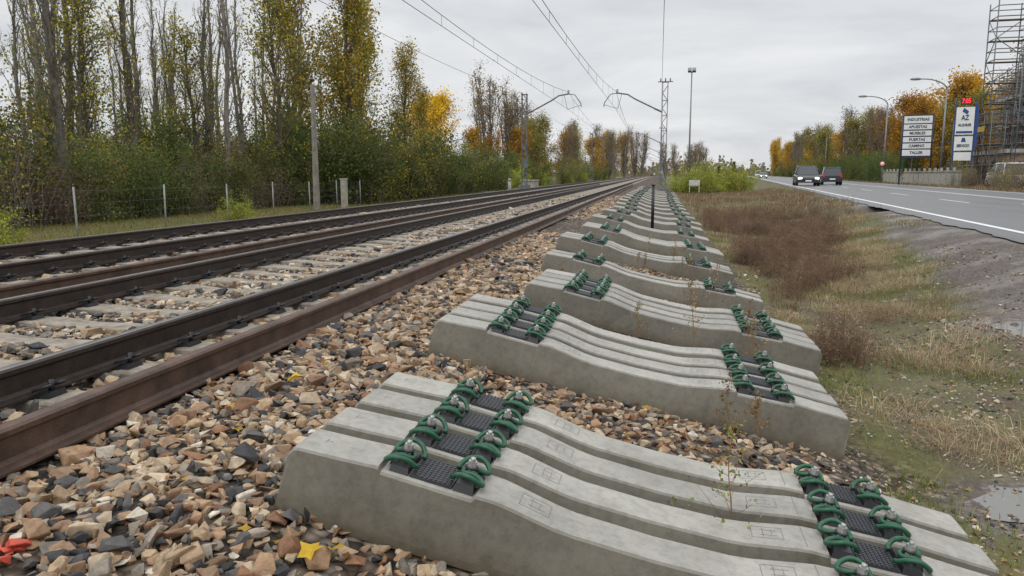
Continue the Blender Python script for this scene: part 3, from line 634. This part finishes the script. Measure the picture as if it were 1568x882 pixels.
weed(.42,4.40,.42,[(.3,.18,.09),(.23,.21,.07)],-.36); weed(.60,4.5,.30,[(.3,.18,.09)],-.38); weed(-.15,6.6,.35,[(.35,.28,.15)],-.24); weed(.8,6.55,.45,[(.35,.25,.12)],-.42)
for q in range(14): weed(random.uniform(-1.2,1.3),random.choice([6.2,8.6,10.9,13.4,16.3])+random.uniform(-.2,.2),random.uniform(.3,.6),[(.35,.28,.15),(.3,.18,.09)],-.3)

# ---------------------------------------------------------------- catenary
steel=simple('galvanised_steel',(.17,.175,.18),.55,.5,.25,4); wire=simple('wire',(.09,.09,.095),.5,.4,.1,5); insul=simple('insulator',(.16,.09,.06),.3)
def mast(x,y,h,side,tipx):
    z0=float(gz(x,y)); E=empty('catenary_mast',(x,y,z0)); a=MB(); w=.19
    for sx in (-1,1):
        for sy in (-1,1): a.box((sx*w,sy*.14,h/2),(.055,.055,h))
    k=0; z=.3
    while z<h-.3:
        s=1 if k%2 else -1
        for sy in (-.14,.14): a.tube([(-w*s,sy,z),(w*s,sy,z+.55)],.016,4)
        for sx in (-w,w): a.tube([(sx,-.14*s,z),(sx,.14*s,z+.55)],.016,4)
        if k%2==0:
            for sy in (-.14,.14): a.box((0,sy,z),(.36,.03,.03))
        z+=.55;k+=1
    a.box((0,0,.15),(.8,.8,.5)); a.box((0,0,h),(.5,.4,.05)); a.obj('lattice_column',[steel],parent=E)
    a=MB(); tx=tipx-x; d=1 if tx>0 else -1
    zt=7.2-z0; zr=5.75-z0
    a.tube([(d*.2,0,zr),(tx*.62,0,zr+.98),(tx*.78,0,zt-.12),(tx,0,zt)],.06,6)
    a.tube([(tx*1.0,0,zt),(tx+d*.5,0,zt-.08),(tx+d*.95,0,zr+.75),(tx+d*1.0,0,zr+.45)],.035,5)
    a.tube([(tx+d*.95,0,zr+.6),(tx*.98,0,zr+.30)],.018,5); a.tube([(tx*.9,0,zt-.02),(tx*.98,0,zr+.32)],.016,4)
    a.obj('cantilever_arm',[steel],parent=E)
    a=MB()
    for q in range(5): a.cyl((d*(.35+q*.09),0,zr+.10+q*.028),(d*(.38+q*.09),0,zr+.11+q*.028),.09,k=10)
    for q in range(4): a.cyl((tx,0,zt+.02+q*.07),(tx,0,zt+.05+q*.07),.09,k=10)
    a.obj('insulators',[insul],parent=E)
    a=MB()
    if side=='r':
        for sx in (-.35,0,.35): a.cyl((sx,0,h),(sx,0,h+.28),.045,k=8)
        a.box((0,0,h+.02),(1.1,.08,.06))
    else:
        a.box((.1,-.25,2.0),(.35,.25,.6)); a.box((0,-.22,3.3),(.3,.2,.35))
    a.obj('fittings',[steel],parent=E)
ys=[0,60,120,180,240,300,360]
for q,yy in enumerate(ys):
    if yy>0:
        mast(.25,yy,8.25,'r',-3.3); mast(-10.4,yy,7.3,'l',-7.0)
W=MB()
for q in range(len(ys)-1):
    y0,y1=ys[q],ys[q+1]; t=np.linspace(0,1,25); sg=.2 if q%2 else -.2
    for cx in (-3.6,-7.2):
        xs=cx+sg*(1-2*t); Y=y0+(y1-y0)*t; zm=7.35-1.0*4*t*(1-t); zc=6.05+0*t
        W.tube(np.stack([xs,Y,zm],-1),.013 if q<2 else .02,4); W.tube(np.stack([xs,Y,zc-.03*4*t*(1-t)],-1),.012 if q<2 else .018,4)
        for u in np.linspace(.06,.94,13): W.tube([(np.interp(u,t,xs),y0+(y1-y0)*u,np.interp(u,t,zm)),(np.interp(u,t,xs),y0+(y1-y0)*u,6.03)],.007,3)
    W.tube(np.stack([np.full(25,.0),y0+60*t,8.5-.7*4*t*(1-t)],-1),.012,4)
    W.tube(np.stack([np.full(25,-10.6),y0+60*t,7.3-.8*4*t*(1-t)],-1),.01,4)
W.obj('overhead_wires',[wire])

# ---------------------------------------------------------------- left fence and pole
galv=simple('fence_steel',(.27,.27,.255),.55,.3,.25,5); galv2=simple('fence_wire',(.13,.13,.125),.6,.3,.2,5)
FP=[(-13.3,8.5),(-13.4,12.3),(-13.6,16.1),(-13.9,19.9),(-14.2,23.7),(-14.5,27.4),(-14.8,31.2),(-15.2,35),(-15.6,39),(-16,43)]
E=empty('wire_fence'); a=MB()
for x,y in FP:
    z=float(gz(x,y)); a.cyl((x,y,z-.2),(x+random.uniform(-.03,.03),y,z+1.35),.024,k=8)
a.obj('posts',[galv],parent=E); a=MB()
for (x0,y0),(x1,y1) in zip(FP[:-1],FP[1:]):
    z0,z1=float(gz(x0,y0)),float(gz(x1,y1))
    for h in (.05,.35,.65,.95,1.25): a.tube([(x0,y0,z0+h),((x0+x1)/2,(y0+y1)/2,(z0+z1)/2+h-.01),(x1,y1,z1+h)],.003,3)
    for u in np.linspace(0,1,24):
        x,y,z=x0+(x1-x0)*u,y0+(y1-y0)*u,z0+(z1-z0)*u; a.tube([(x,y,z+.03),(x,y,z+1.25)],.0016,3)
a.obj('mesh_wires',[galv2],parent=E)
concp=simple('pale_concrete',(.36,.34,.29),.85,0,.3,4,.4,40)
a=MB(); a.box((0,0,2.75),(.26,.2,5.9),taper=.6); a.box((0,0,5.3),(.5,.08,.08))
for z in (1,2,3,4): a.box((0,-.105,z),(.1,.02,.5))
a.obj('concrete_pole',[simple('weathered_concrete',(.24,.22,.185),.85,0,.3,4,.4,40)],(-15.6,33.6,-.5))
a=MB(); a.box((0,0,.65),(.28,.22,1.5)); a.box((0,0,1.42),(.34,.28,.06)); a.obj('concrete_post',[concp],(-15.5,36.6,-.5))
a=MB(); a.box((0,0,.4),(1.2,2.6,.9)); a.box((0,0,.88),(1.35,2.75,.08)); a.box((.61,0,.4),(.03,.7,.6)); a.obj('trackside_cabinet',[concp],(-11.6,70,-.3))
a=MB(); a.cyl((0,0,0),(0,0,1.1),.14,.12,10); a.cyl((0,0,1.1),(0,0,1.22),.17,.08,10); a.obj('trackside_bollard',[concp],(-11.0,57,-.4))

# ---------------------------------------------------------------- right-hand street furniture
white=simple('white_panel',(.74,.75,.74),.4,0,.06,3); blue=simple('blue_panel',(.02,.06,.22),.4,0,.1,3); navy=simple('dark_lettering',(.02,.03,.06),.5,0,.1,3); redm=simple('red_lettering',(.55,.03,.02),.5,0,.1,3); grey=simple('grey_metal',(.22,.23,.23),.5,.4,.15,3)
def text(s,size,loc,rot,mat,parent,name):
    c=bpy.data.curves.new(name,'FONT'); c.body=s; c.size=size; c.align_x='CENTER'; c.align_y='CENTER'; c.extrude=.005; c.offset=.012; c.materials.append(mat); c.resolution_u=2
    o=bpy.data.objects.new(name,c); scene.collection.objects.link(o); o.location=loc; o.rotation_euler=rot; o.parent=parent
def lamp(L,D,H,arm,side=-1):
    x,y,_=road(L,D); E=empty('street_lamp',(x,y,0),-rad(5.3)); a=MB()
    a.cyl((0,0,-.1),(0,0,H-1.4),.13,.085,10)
    t=np.linspace(0,math.pi/2,9); P=np.stack([side*arm*(1-np.cos(t))*.9,0*t,H-1.4+1.3*np.sin(t)],-1); a.tube(P,np.linspace(.085,.06,9),8)
    e=P[-1]; a.tube([e,e+[side*.25,0,.03]],.05,8); a.box((0,0,.1),(.45,.45,.25)); a.obj('pole',[grey],parent=E)
    a=MB(); c=e+np.array([side*.6,0,.0]); t=np.linspace(0,2*math.pi,13)[:-1]
    a.sections([[ (c[0]+.6*k*math.cos(q),.2*k*math.sin(q),c[2]+zz) for q in t] for k,zz in ((.6,-.13),(.95,-.08),(1,0),(.85,.1),(.4,.16))],smooth=True); a.obj('lamp_head',[grey],parent=E)
lamp(22.7,100,12,3.0); lamp(20.0,120,12,3.0); lamp(19.5,190,11,2.5)
x,y=3.0,84; E=empty('floodlight_mast',(x,y,float(gz(x,y)))); a=MB(); a.cyl((0,0,-.1),(0,0,12.2),.11,.06,10); a.box((0,0,.3),(.4,.4,.6)); a.box((0,0,12.2),(.8,.10,.1)); a.obj('pole',[grey],parent=E)
a=MB(); Mx=np.array(Matrix.Rotation(rad(-25),3,'X')); a.box((-.22,-.15,12.42),(.38,.25,.34),rot=Mx); a.box((.22,-.15,12.42),(.38,.25,.34),rot=Mx); a.obj('floodlights',[grey],parent=E)
a=MB()
for s in (-.4,.4): a.box((s,.04,.4),(.06,.06,.9))
a.box((0,0,.75),(.9,.05,.5)); a.box((0,-.03,.75),(.82,.02,.42)); a.obj('notice_board',[simple('weathered_white',(.5,.5,.48),.6)],(2.95,68,-.35),rotz=-.05)
x,y,_=road(18.6,93); E=empty('directory_sign',(x,y,.25),-rad(17)); E.scale=(.9,.9,.96); a=MB()
for s in (-1.62,1.62): a.cyl((s,0,-.3),(s,0,7.5),.09,k=8)
a.box((0,.05,5.1),(3.15,.08,4.8)); a.obj('frame',[navy],parent=E); a=MB(); zz=[6.95,6.15,5.45,4.75,4.05,3.3]; hh=[.8,.56,.56,.56,.56,.66]
for z,h in zip(zz,hh): a.box((0,-.02,z),(3.0,.06,h))
a.obj('panels',[white],parent=E)
for z,s in zip(zz,['INDUSTRIAS','APUESTAS','MUEBLES','PUERTAS','CAMINO','TALLER']): text(s,.42,(0,-.07,z),(rad(90),0,0),navy,E,'lettering')
x,y,_=road(21.5,86.7); E=empty('roadside_totem_sign',(x,y,0),-rad(19)); E.scale=(.82,.9,1.15); a=MB(); a.box((-1.05,0,3.6),(.14,.14,7.2)); a.box((1.05,0,3.6),(.14,.14,7.2)); a.box((1.25,0,5.0),(.26,.3,3.6)); a.obj('posts',[blue],parent=E)
a=MB(); a.box((0,-.02,5.5),(1.9,.2,2.3)); a.box((0,-.02,3.6),(1.9,.2,1.2)); a.box((0,-.02,2.5),(1.8,.2,.7)); a.obj('panels',[white],parent=E)
a=MB(); a.box((0,-.13,6.3),(.6,.03,.32),rot=np.array(Matrix.Rotation(.5,3,'Y'))); a.box((0,-.13,4.55),(1.7,.03,.18)); a.box((0,-.13,3.9),(.5,.03,.35),taper=.6); a.obj('emblem',[blue],parent=E)
text('AZ',.6,(0,-.15,5.75),(rad(90),0,0),navy,E,'lettering'); text('ALQUILER',.3,(0,-.15,5.15),(rad(90),0,0),navy,E,'lettering'); text('SERVICIO',.32,(0,-.15,3.4),(rad(90),0,0),navy,E,'lettering')
a=MB(); a.box((0,0,7.15),(1.2,.2,.6)); a.obj('display_case',[navy],parent=E)
m,nt,b=newmat('red_led'); b.inputs['Base Color'].default_value=(.4,.01,.01,1); b.inputs['Emission Color'].default_value=(1,.03,.02,1); b.inputs['Emission Strength'].default_value=1.5; led=m
text('7:05',.55,(0,-.12,7.15),(rad(90),0,0),led,E,'led_digits')
a=MB(); D=80.
while D<118:
    a.box((0,D,.55),(.12,2.3,1.3)); a.box((0,D+1.2,.85),(.22,.2,1.9)); a.box((-.0,D,1.45),(.16,2.3,.10))
    for k in range(5): a.box((0,D-.92+k*.46,1.28),(.1,.1,.3))
    D+=2.4
a.obj('concrete_wall',[concp],road(19.6,0,-.03),rotz=-rad(5.3))
def tsign(L,D,kind):
    x,y,_=road(L,D); E=empty('traffic_sign',(x,y,-.05),-rad(5)); a=MB(); a.cyl((0,.03,0),(0,.03,2.6),.035,k=8); a.obj('post',[grey],parent=E)
    a=MB(); a.cyl((0,-.02,2.5),(0,0,2.5),.36,k=20); a.obj('plate',[redm],parent=E); a=MB(); a.cyl((0,-.03,2.5),(0,-.021,2.5),.25,k=20); a.obj('face',[white],parent=E)
tsign(18.5,112,'o')

# scaffolded building
brick=simple('brick_wall',(.30,.20,.15),.85,0,.3,1.5,.3,30); slab=simple('slab_concrete',(.40,.39,.36),.8,0,.2,2); glass=simple('dark_opening',(.03,.035,.04),.25,0,.3,1); wood=simple('scaffold_plank',(.26,.21,.13),.8,0,.3,3); scaf=simple('scaffold_tube',(.14,.145,.15),.5,.4,.2,3); scr=simple('yellow_guard',(.55,.36,.05),.5)
DL=-3.2
E=empty('building_under_construction'); E.location=road(DL,0,0); E.rotation_euler=(0,0,-rad(5.3))
a=MB(); a.box((35,91,1.6),(14,14,3.2)); a.box((36.2,90,6.2),(11.2,12,5.2)); a.box((37.6,88.4,10.4),(9,9.4,2.8)); a.obj('walls',[brick],parent=E)
a=MB(); a.box((35,91,3.32),(14.6,14.6,.36)); a.box((36,90,8.95),(12.2,13,.4)); a.box((36,90,6.1),(11.8,12.6,.36)); a.box((37.4,88.4,11.95),(10,10.2,.4)); a.obj('slabs',[slab],parent=E)
a=MB()
for k in range(5):
    a.box((27.98,85.6+k*2.7,1.5),(.06,1.5,1.7)); a.box((30.58,85.4+k*2.2,4.7),(.06,1.2,1.5)); a.box((30.58,85.4+k*2.2,7.5),(.06,1.2,1.5))
    a.box((29.5+k*2.6,83.98,1.5),(1.4,.06,1.7)); a.box((32+k*2.1,83.98,4.7),(1.2,.06,1.5)); a.box((32+k*2.1,83.98,7.5),(1.2,.06,1.5))
a.obj('windows',[glass],parent=E)
S=empty('scaffolding'); S.location=road(DL,0,0); S.rotation_euler=(0,0,-rad(5.3))
a=MB(); pl=MB(); gd=MB()
def frame(L0,L1,D0,D1,H,stepL,stepD,lift=2.0,r=.045,planks=True):
    Ls=np.arange(L0,L1+.01,stepL);Ds=np.arange(D0,D1+.01,stepD)
    for l in Ls:
        for d in Ds: a.cyl((l,d,0),(l,d,H),r,k=5)
    z=lift
    while z<=H:
        for l in Ls:
            a.tube([(l,D0,z),(l,D1,z)],r*.9,4)
            if z+1<H+.2: a.tube([(l,D0,z+1.0),(l,D1,z+1.0)],r*.8,4)
        for d in Ds:
            a.tube([(L0,d,z),(L1,d,z)],r*.9,4)
            if z+1<H+.2: a.tube([(L0,d,z+1.0),(L1,d,z+1.0)],r*.8,4)
        for qi in range(len(Ds)-1):
            s=1 if (int(z/lift)+qi)%2 else 0; a.tube([(L0,Ds[qi+s],z-lift),(L0,Ds[qi+1-s],z)],r*.7,4)
        for qi in range(len(Ls)-1):
            s=1 if (int(z/lift)+qi)%2 else 0; a.tube([(Ls[qi+s],D0,z-lift),(Ls[qi+1-s],D0,z)],r*.7,4)
        if planks: pl.box(((L0+L1)/2,D1-.35,z+.03),((L1-L0),.6,.05))
        z+=lift
frame(26.3,27.5,84,97.5,7.0,1.2,2.25)
frame(26.6,32.0,86,88.7,17.6,2.7,2.7,r=.06)
frame(29.3,30.4,84,96,11.5,1.1,2.4)
frame(28,42,82.4,83.6,12,2.0,1.2,planks=False)
a.obj('tubes',[scaf],parent=S); pl.obj('planks',[wood],parent=S)
gd.box((26.25,90,5.5),(.04,8,.5)); gd.box((34,82.3,9.2),(9,.04,.5)); gd.box((34,82.3,5.2),(9,.04,.4)); gd.obj('guard_boards',[scr],parent=S)
# ---------------------------------------------------------------- vehicles
tyre=simple('tyre',(.02,.02,.02),.8); winm=simple('window_glass',(.05,.055,.06),.06,0,.1,2); lightm,nt,b=newmat('headlight'); b.inputs['Base Color'].default_value=(.8,.8,.8,1); b.inputs['Emission Color'].default_value=(1,.97,.9,1); b.inputs['Emission Strength'].default_value=4
tail,nt,b=newmat('tail_light'); b.inputs['Base Color'].default_value=(.4,.01,.01,1); b.inputs['Emission Color'].default_value=(1,.02,.01,1); b.inputs['Emission Strength'].default_value=.25
def vehicle(name,L,D,col,W=1.82,Ln=4.5,H=1.68,flip=False,van=False,sc=1):
    pm=simple(name+'_paint',col,.25,.3,.08,2); x,y,_=road(L,D); E=empty(name,(x,y,-.02),-rad(5.3)+(math.pi if flip else 0)); E.scale=(sc,)*3
    a=MB(); hl=Ln/2; b0=.28
    belt=.98 if not van else 1.1
    def ring(y,zt,w,zb=b0): return [(-w,y,zb),(w,y,zb),(w*1.03,y,zb+.25),(w*1.0,y,zt-.12),(w*.93,y,zt),(-w*.93,y,zt),(-w*1.0,y,zt-.12),(-w*1.03,y,zb+.25)]
    hw=W/2
    nose=.82 if not van else 1.0
    st_=[(-hl,belt-.12,hw*.86),(-hl+.08,belt,hw*.95),(-hl+.7,belt+.02,hw),(0,belt,hw),(hl-1.25,belt-.02,hw),(hl-.45,nose+.06,hw*.97),(hl-.08,nose-.04,hw*.9),(hl,nose-.2,hw*.8)]
    a.sections([ring(*s) for s in st_]); a.obj('body',[pm],parent=E)
    a=MB(); top=H; yf=hl-1.25
    base=[(-hw*.92,-hl+.12,belt),(hw*.92,-hl+.12,belt),(hw*.92,yf+.15,belt-.02),(-hw*.92,yf+.15,belt-.02)]
    roof=[(-hw*.74,-hl+.42,top-.04),(hw*.74,-hl+.42,top-.04),(hw*.74,yf-.65,top-.02),(-hw*.74,yf-.65,top-.02)]
    a.add(base+roof,np.array([(0,1,5,4),(1,2,6,5),(2,3,7,6),(3,0,4,7),(4,5,6,7)])); a.obj('cabin_glass',[winm],parent=E)
    a=MB(); a.box((0,(-hl+.42+yf-.65)/2,top-.01),(hw*1.52,yf-.65+hl-.42+.06,.07),taper=.94)
    for s in (-1,1):
        for p,q in ((base[0],roof[0]),(base[3],roof[3])):
            a.tube([(s*abs(p[0]),p[1],p[2]),(s*abs(q[0]),q[1],q[2])],.045,5)
        a.tube([(s*hw*.93,-.1,belt),(s*hw*.755,-.1,top-.03)],.045,4)
        a.box((s*(hw+.10),yf-.05,belt+.1),(.18,.12,.14))
        a.tube([(s*hw*.66,-hl+.5,top+.05),(s*hw*.66,yf-.8,top+.05)],.02,4)
    a.obj('roof_and_pillars',[pm],parent=E)
    a=MB(); r=.34
    for s in (-1,1):
        for yy in (-hl+.82,hl-.88): a.cyl((s*(hw-.2),yy,r),(s*(hw+.03),yy,r),r,k=20)
    a.obj('tyres',[tyre],parent=E); a=MB()
    for s in (-1,1):
        for yy in (-hl+.82,hl-.88): a.cyl((s*(hw+.031),yy,r),(s*(hw+.04),yy,r),.2,k=10)
    a.obj('hubs',[silver],parent=E)
    a=MB(); a.box((0,hl-.02,.55),(W*.55,.08,.2)); a.box((0,hl-.02,.36),(W*.8,.12,.16)); a.box((0,-hl+.0,.4),(W*.85,.12,.2)); a.obj('grille_and_bumpers',[black],parent=E)
    a=MB()
    for s in (-1,1): a.box((s*hw*.70,hl-.06,.66),(.32,.12,.15))
    a.obj('headlights',[lightm],parent=E); a=MB()
    for s in (-1,1): a.box((s*hw*.84,-hl+.03,.88),(.15,.1,.28))
    a.obj('tail_lights',[tail],parent=E)
    a=MB(); a.box((0,hl+.05,.45),(.5,.03,.12)); a.box((0,-hl-.06,.55),(.5,.02,.12)); a.obj('number_plates',[white],parent=E)
vehicle('suv_car',6.9,84,(.06,.065,.065),1.95,4.7,1.72,flip=True,sc=1.14)
vehicle('hatchback_car',10.0,92,(.04,.05,.07),1.8,4.2,1.62,sc=1.14)
vehicle('sedan_car',6.9,210,(.30,.31,.33),1.78,4.5,1.48,flip=True)
vehicle('white_van',6.9,260,(.6,.6,.6),1.9,5.0,2.2,flip=True,van=True)
vehicle('white_van',22.6,77,(.6,.6,.6),1.9,5.0,2.1,van=True)

# ---------------------------------------------------------------- sky and light
SE,SR=rad(42),rad(200)
w=bpy.data.worlds.new('World'); scene.world=w; w.use_nodes=True; nt=w.node_tree; nt.nodes.clear()
out=N(nt,'ShaderNodeOutputWorld'); bg1=N(nt,'ShaderNodeBackground'); bg2=N(nt,'ShaderNodeBackground'); ms=N(nt,'ShaderNodeMixShader')
sky=N(nt,'ShaderNodeTexSky',sky_type='NISHITA',sun_disc=False); sky.sun_elevation=SE; sky.sun_rotation=SR
nt.links.new(sky.outputs[0],bg1.inputs[0]); bg1.inputs[1].default_value=.08
tc=N(nt,'ShaderNodeTexCoord'); sp=N(nt,'ShaderNodeSeparateXYZ'); nt.links.new(tc.outputs['Generated'],sp.inputs[0])
ad=N(nt,'ShaderNodeMath',operation='ADD'); nt.links.new(sp.outputs[2],ad.inputs[0]); ad.inputs[1].default_value=.16
mx_=N(nt,'ShaderNodeMath',operation='MAXIMUM'); nt.links.new(ad.outputs[0],mx_.inputs[0]); mx_.inputs[1].default_value=.05
dx=N(nt,'ShaderNodeMath',operation='DIVIDE'); dy=N(nt,'ShaderNodeMath',operation='DIVIDE')
nt.links.new(sp.outputs[0],dx.inputs[0]);nt.links.new(mx_.outputs[0],dx.inputs[1]);nt.links.new(sp.outputs[1],dy.inputs[0]);nt.links.new(mx_.outputs[0],dy.inputs[1])
cv=N(nt,'ShaderNodeCombineXYZ'); nt.links.new(dx.outputs[0],cv.inputs[0]);nt.links.new(dy.outputs[0],cv.inputs[1])
n1=noise(nt,.85,6,.55,cv.outputs[0]); n1.inputs['Distortion'].default_value=.35
cl=ramp(nt,n1.outputs[0],[(.30,(.61,.625,.66)),(.45,(.75,.765,.79)),(.58,(.86,.87,.885)),(.7,(.93,.935,.94))])
zr=N(nt,'ShaderNodeMapRange'); nt.links.new(sp.outputs[2],zr.inputs[0]); zr.inputs[1].default_value=.3; zr.inputs[2].default_value=1; zr.inputs[3].default_value=.97; zr.inputs[4].default_value=2.3
vm=N(nt,'ShaderNodeVectorMath',operation='SCALE'); nt.links.new(cl.outputs[0],vm.inputs[0]); nt.links.new(zr.outputs[0],vm.inputs['Scale'])
nt.links.new(vm.outputs[0],bg2.inputs[0]); bg2.inputs[1].default_value=1.0
ms.inputs[0].default_value=.94; nt.links.new(bg1.outputs[0],ms.inputs[1]); nt.links.new(bg2.outputs[0],ms.inputs[2]); nt.links.new(ms.outputs[0],out.inputs[0])
ld=bpy.data.lights.new('sun','SUN'); ld.energy=.7; ld.angle=rad(35); ld.color=(1,.98,.95); lo=bpy.data.objects.new('sun',ld); scene.collection.objects.link(lo)
lo.rotation_euler=(rad(90)-SE,0,math.pi-SR)

cam=bpy.data.cameras.new('camera'); co=bpy.data.objects.new('camera',cam); scene.collection.objects.link(co); scene.camera=co
cam.sensor_width=36; cam.lens=27.05; cam.clip_end=5000; cam.clip_start=.05
co.location=(0,0,1.18); co.rotation_euler=(rad(90-8.45),0,rad(10.74))
scene.view_settings.view_transform='Standard'; scene.view_settings.look='None'; scene.view_settings.exposure=0
print('stones verts',st.n)
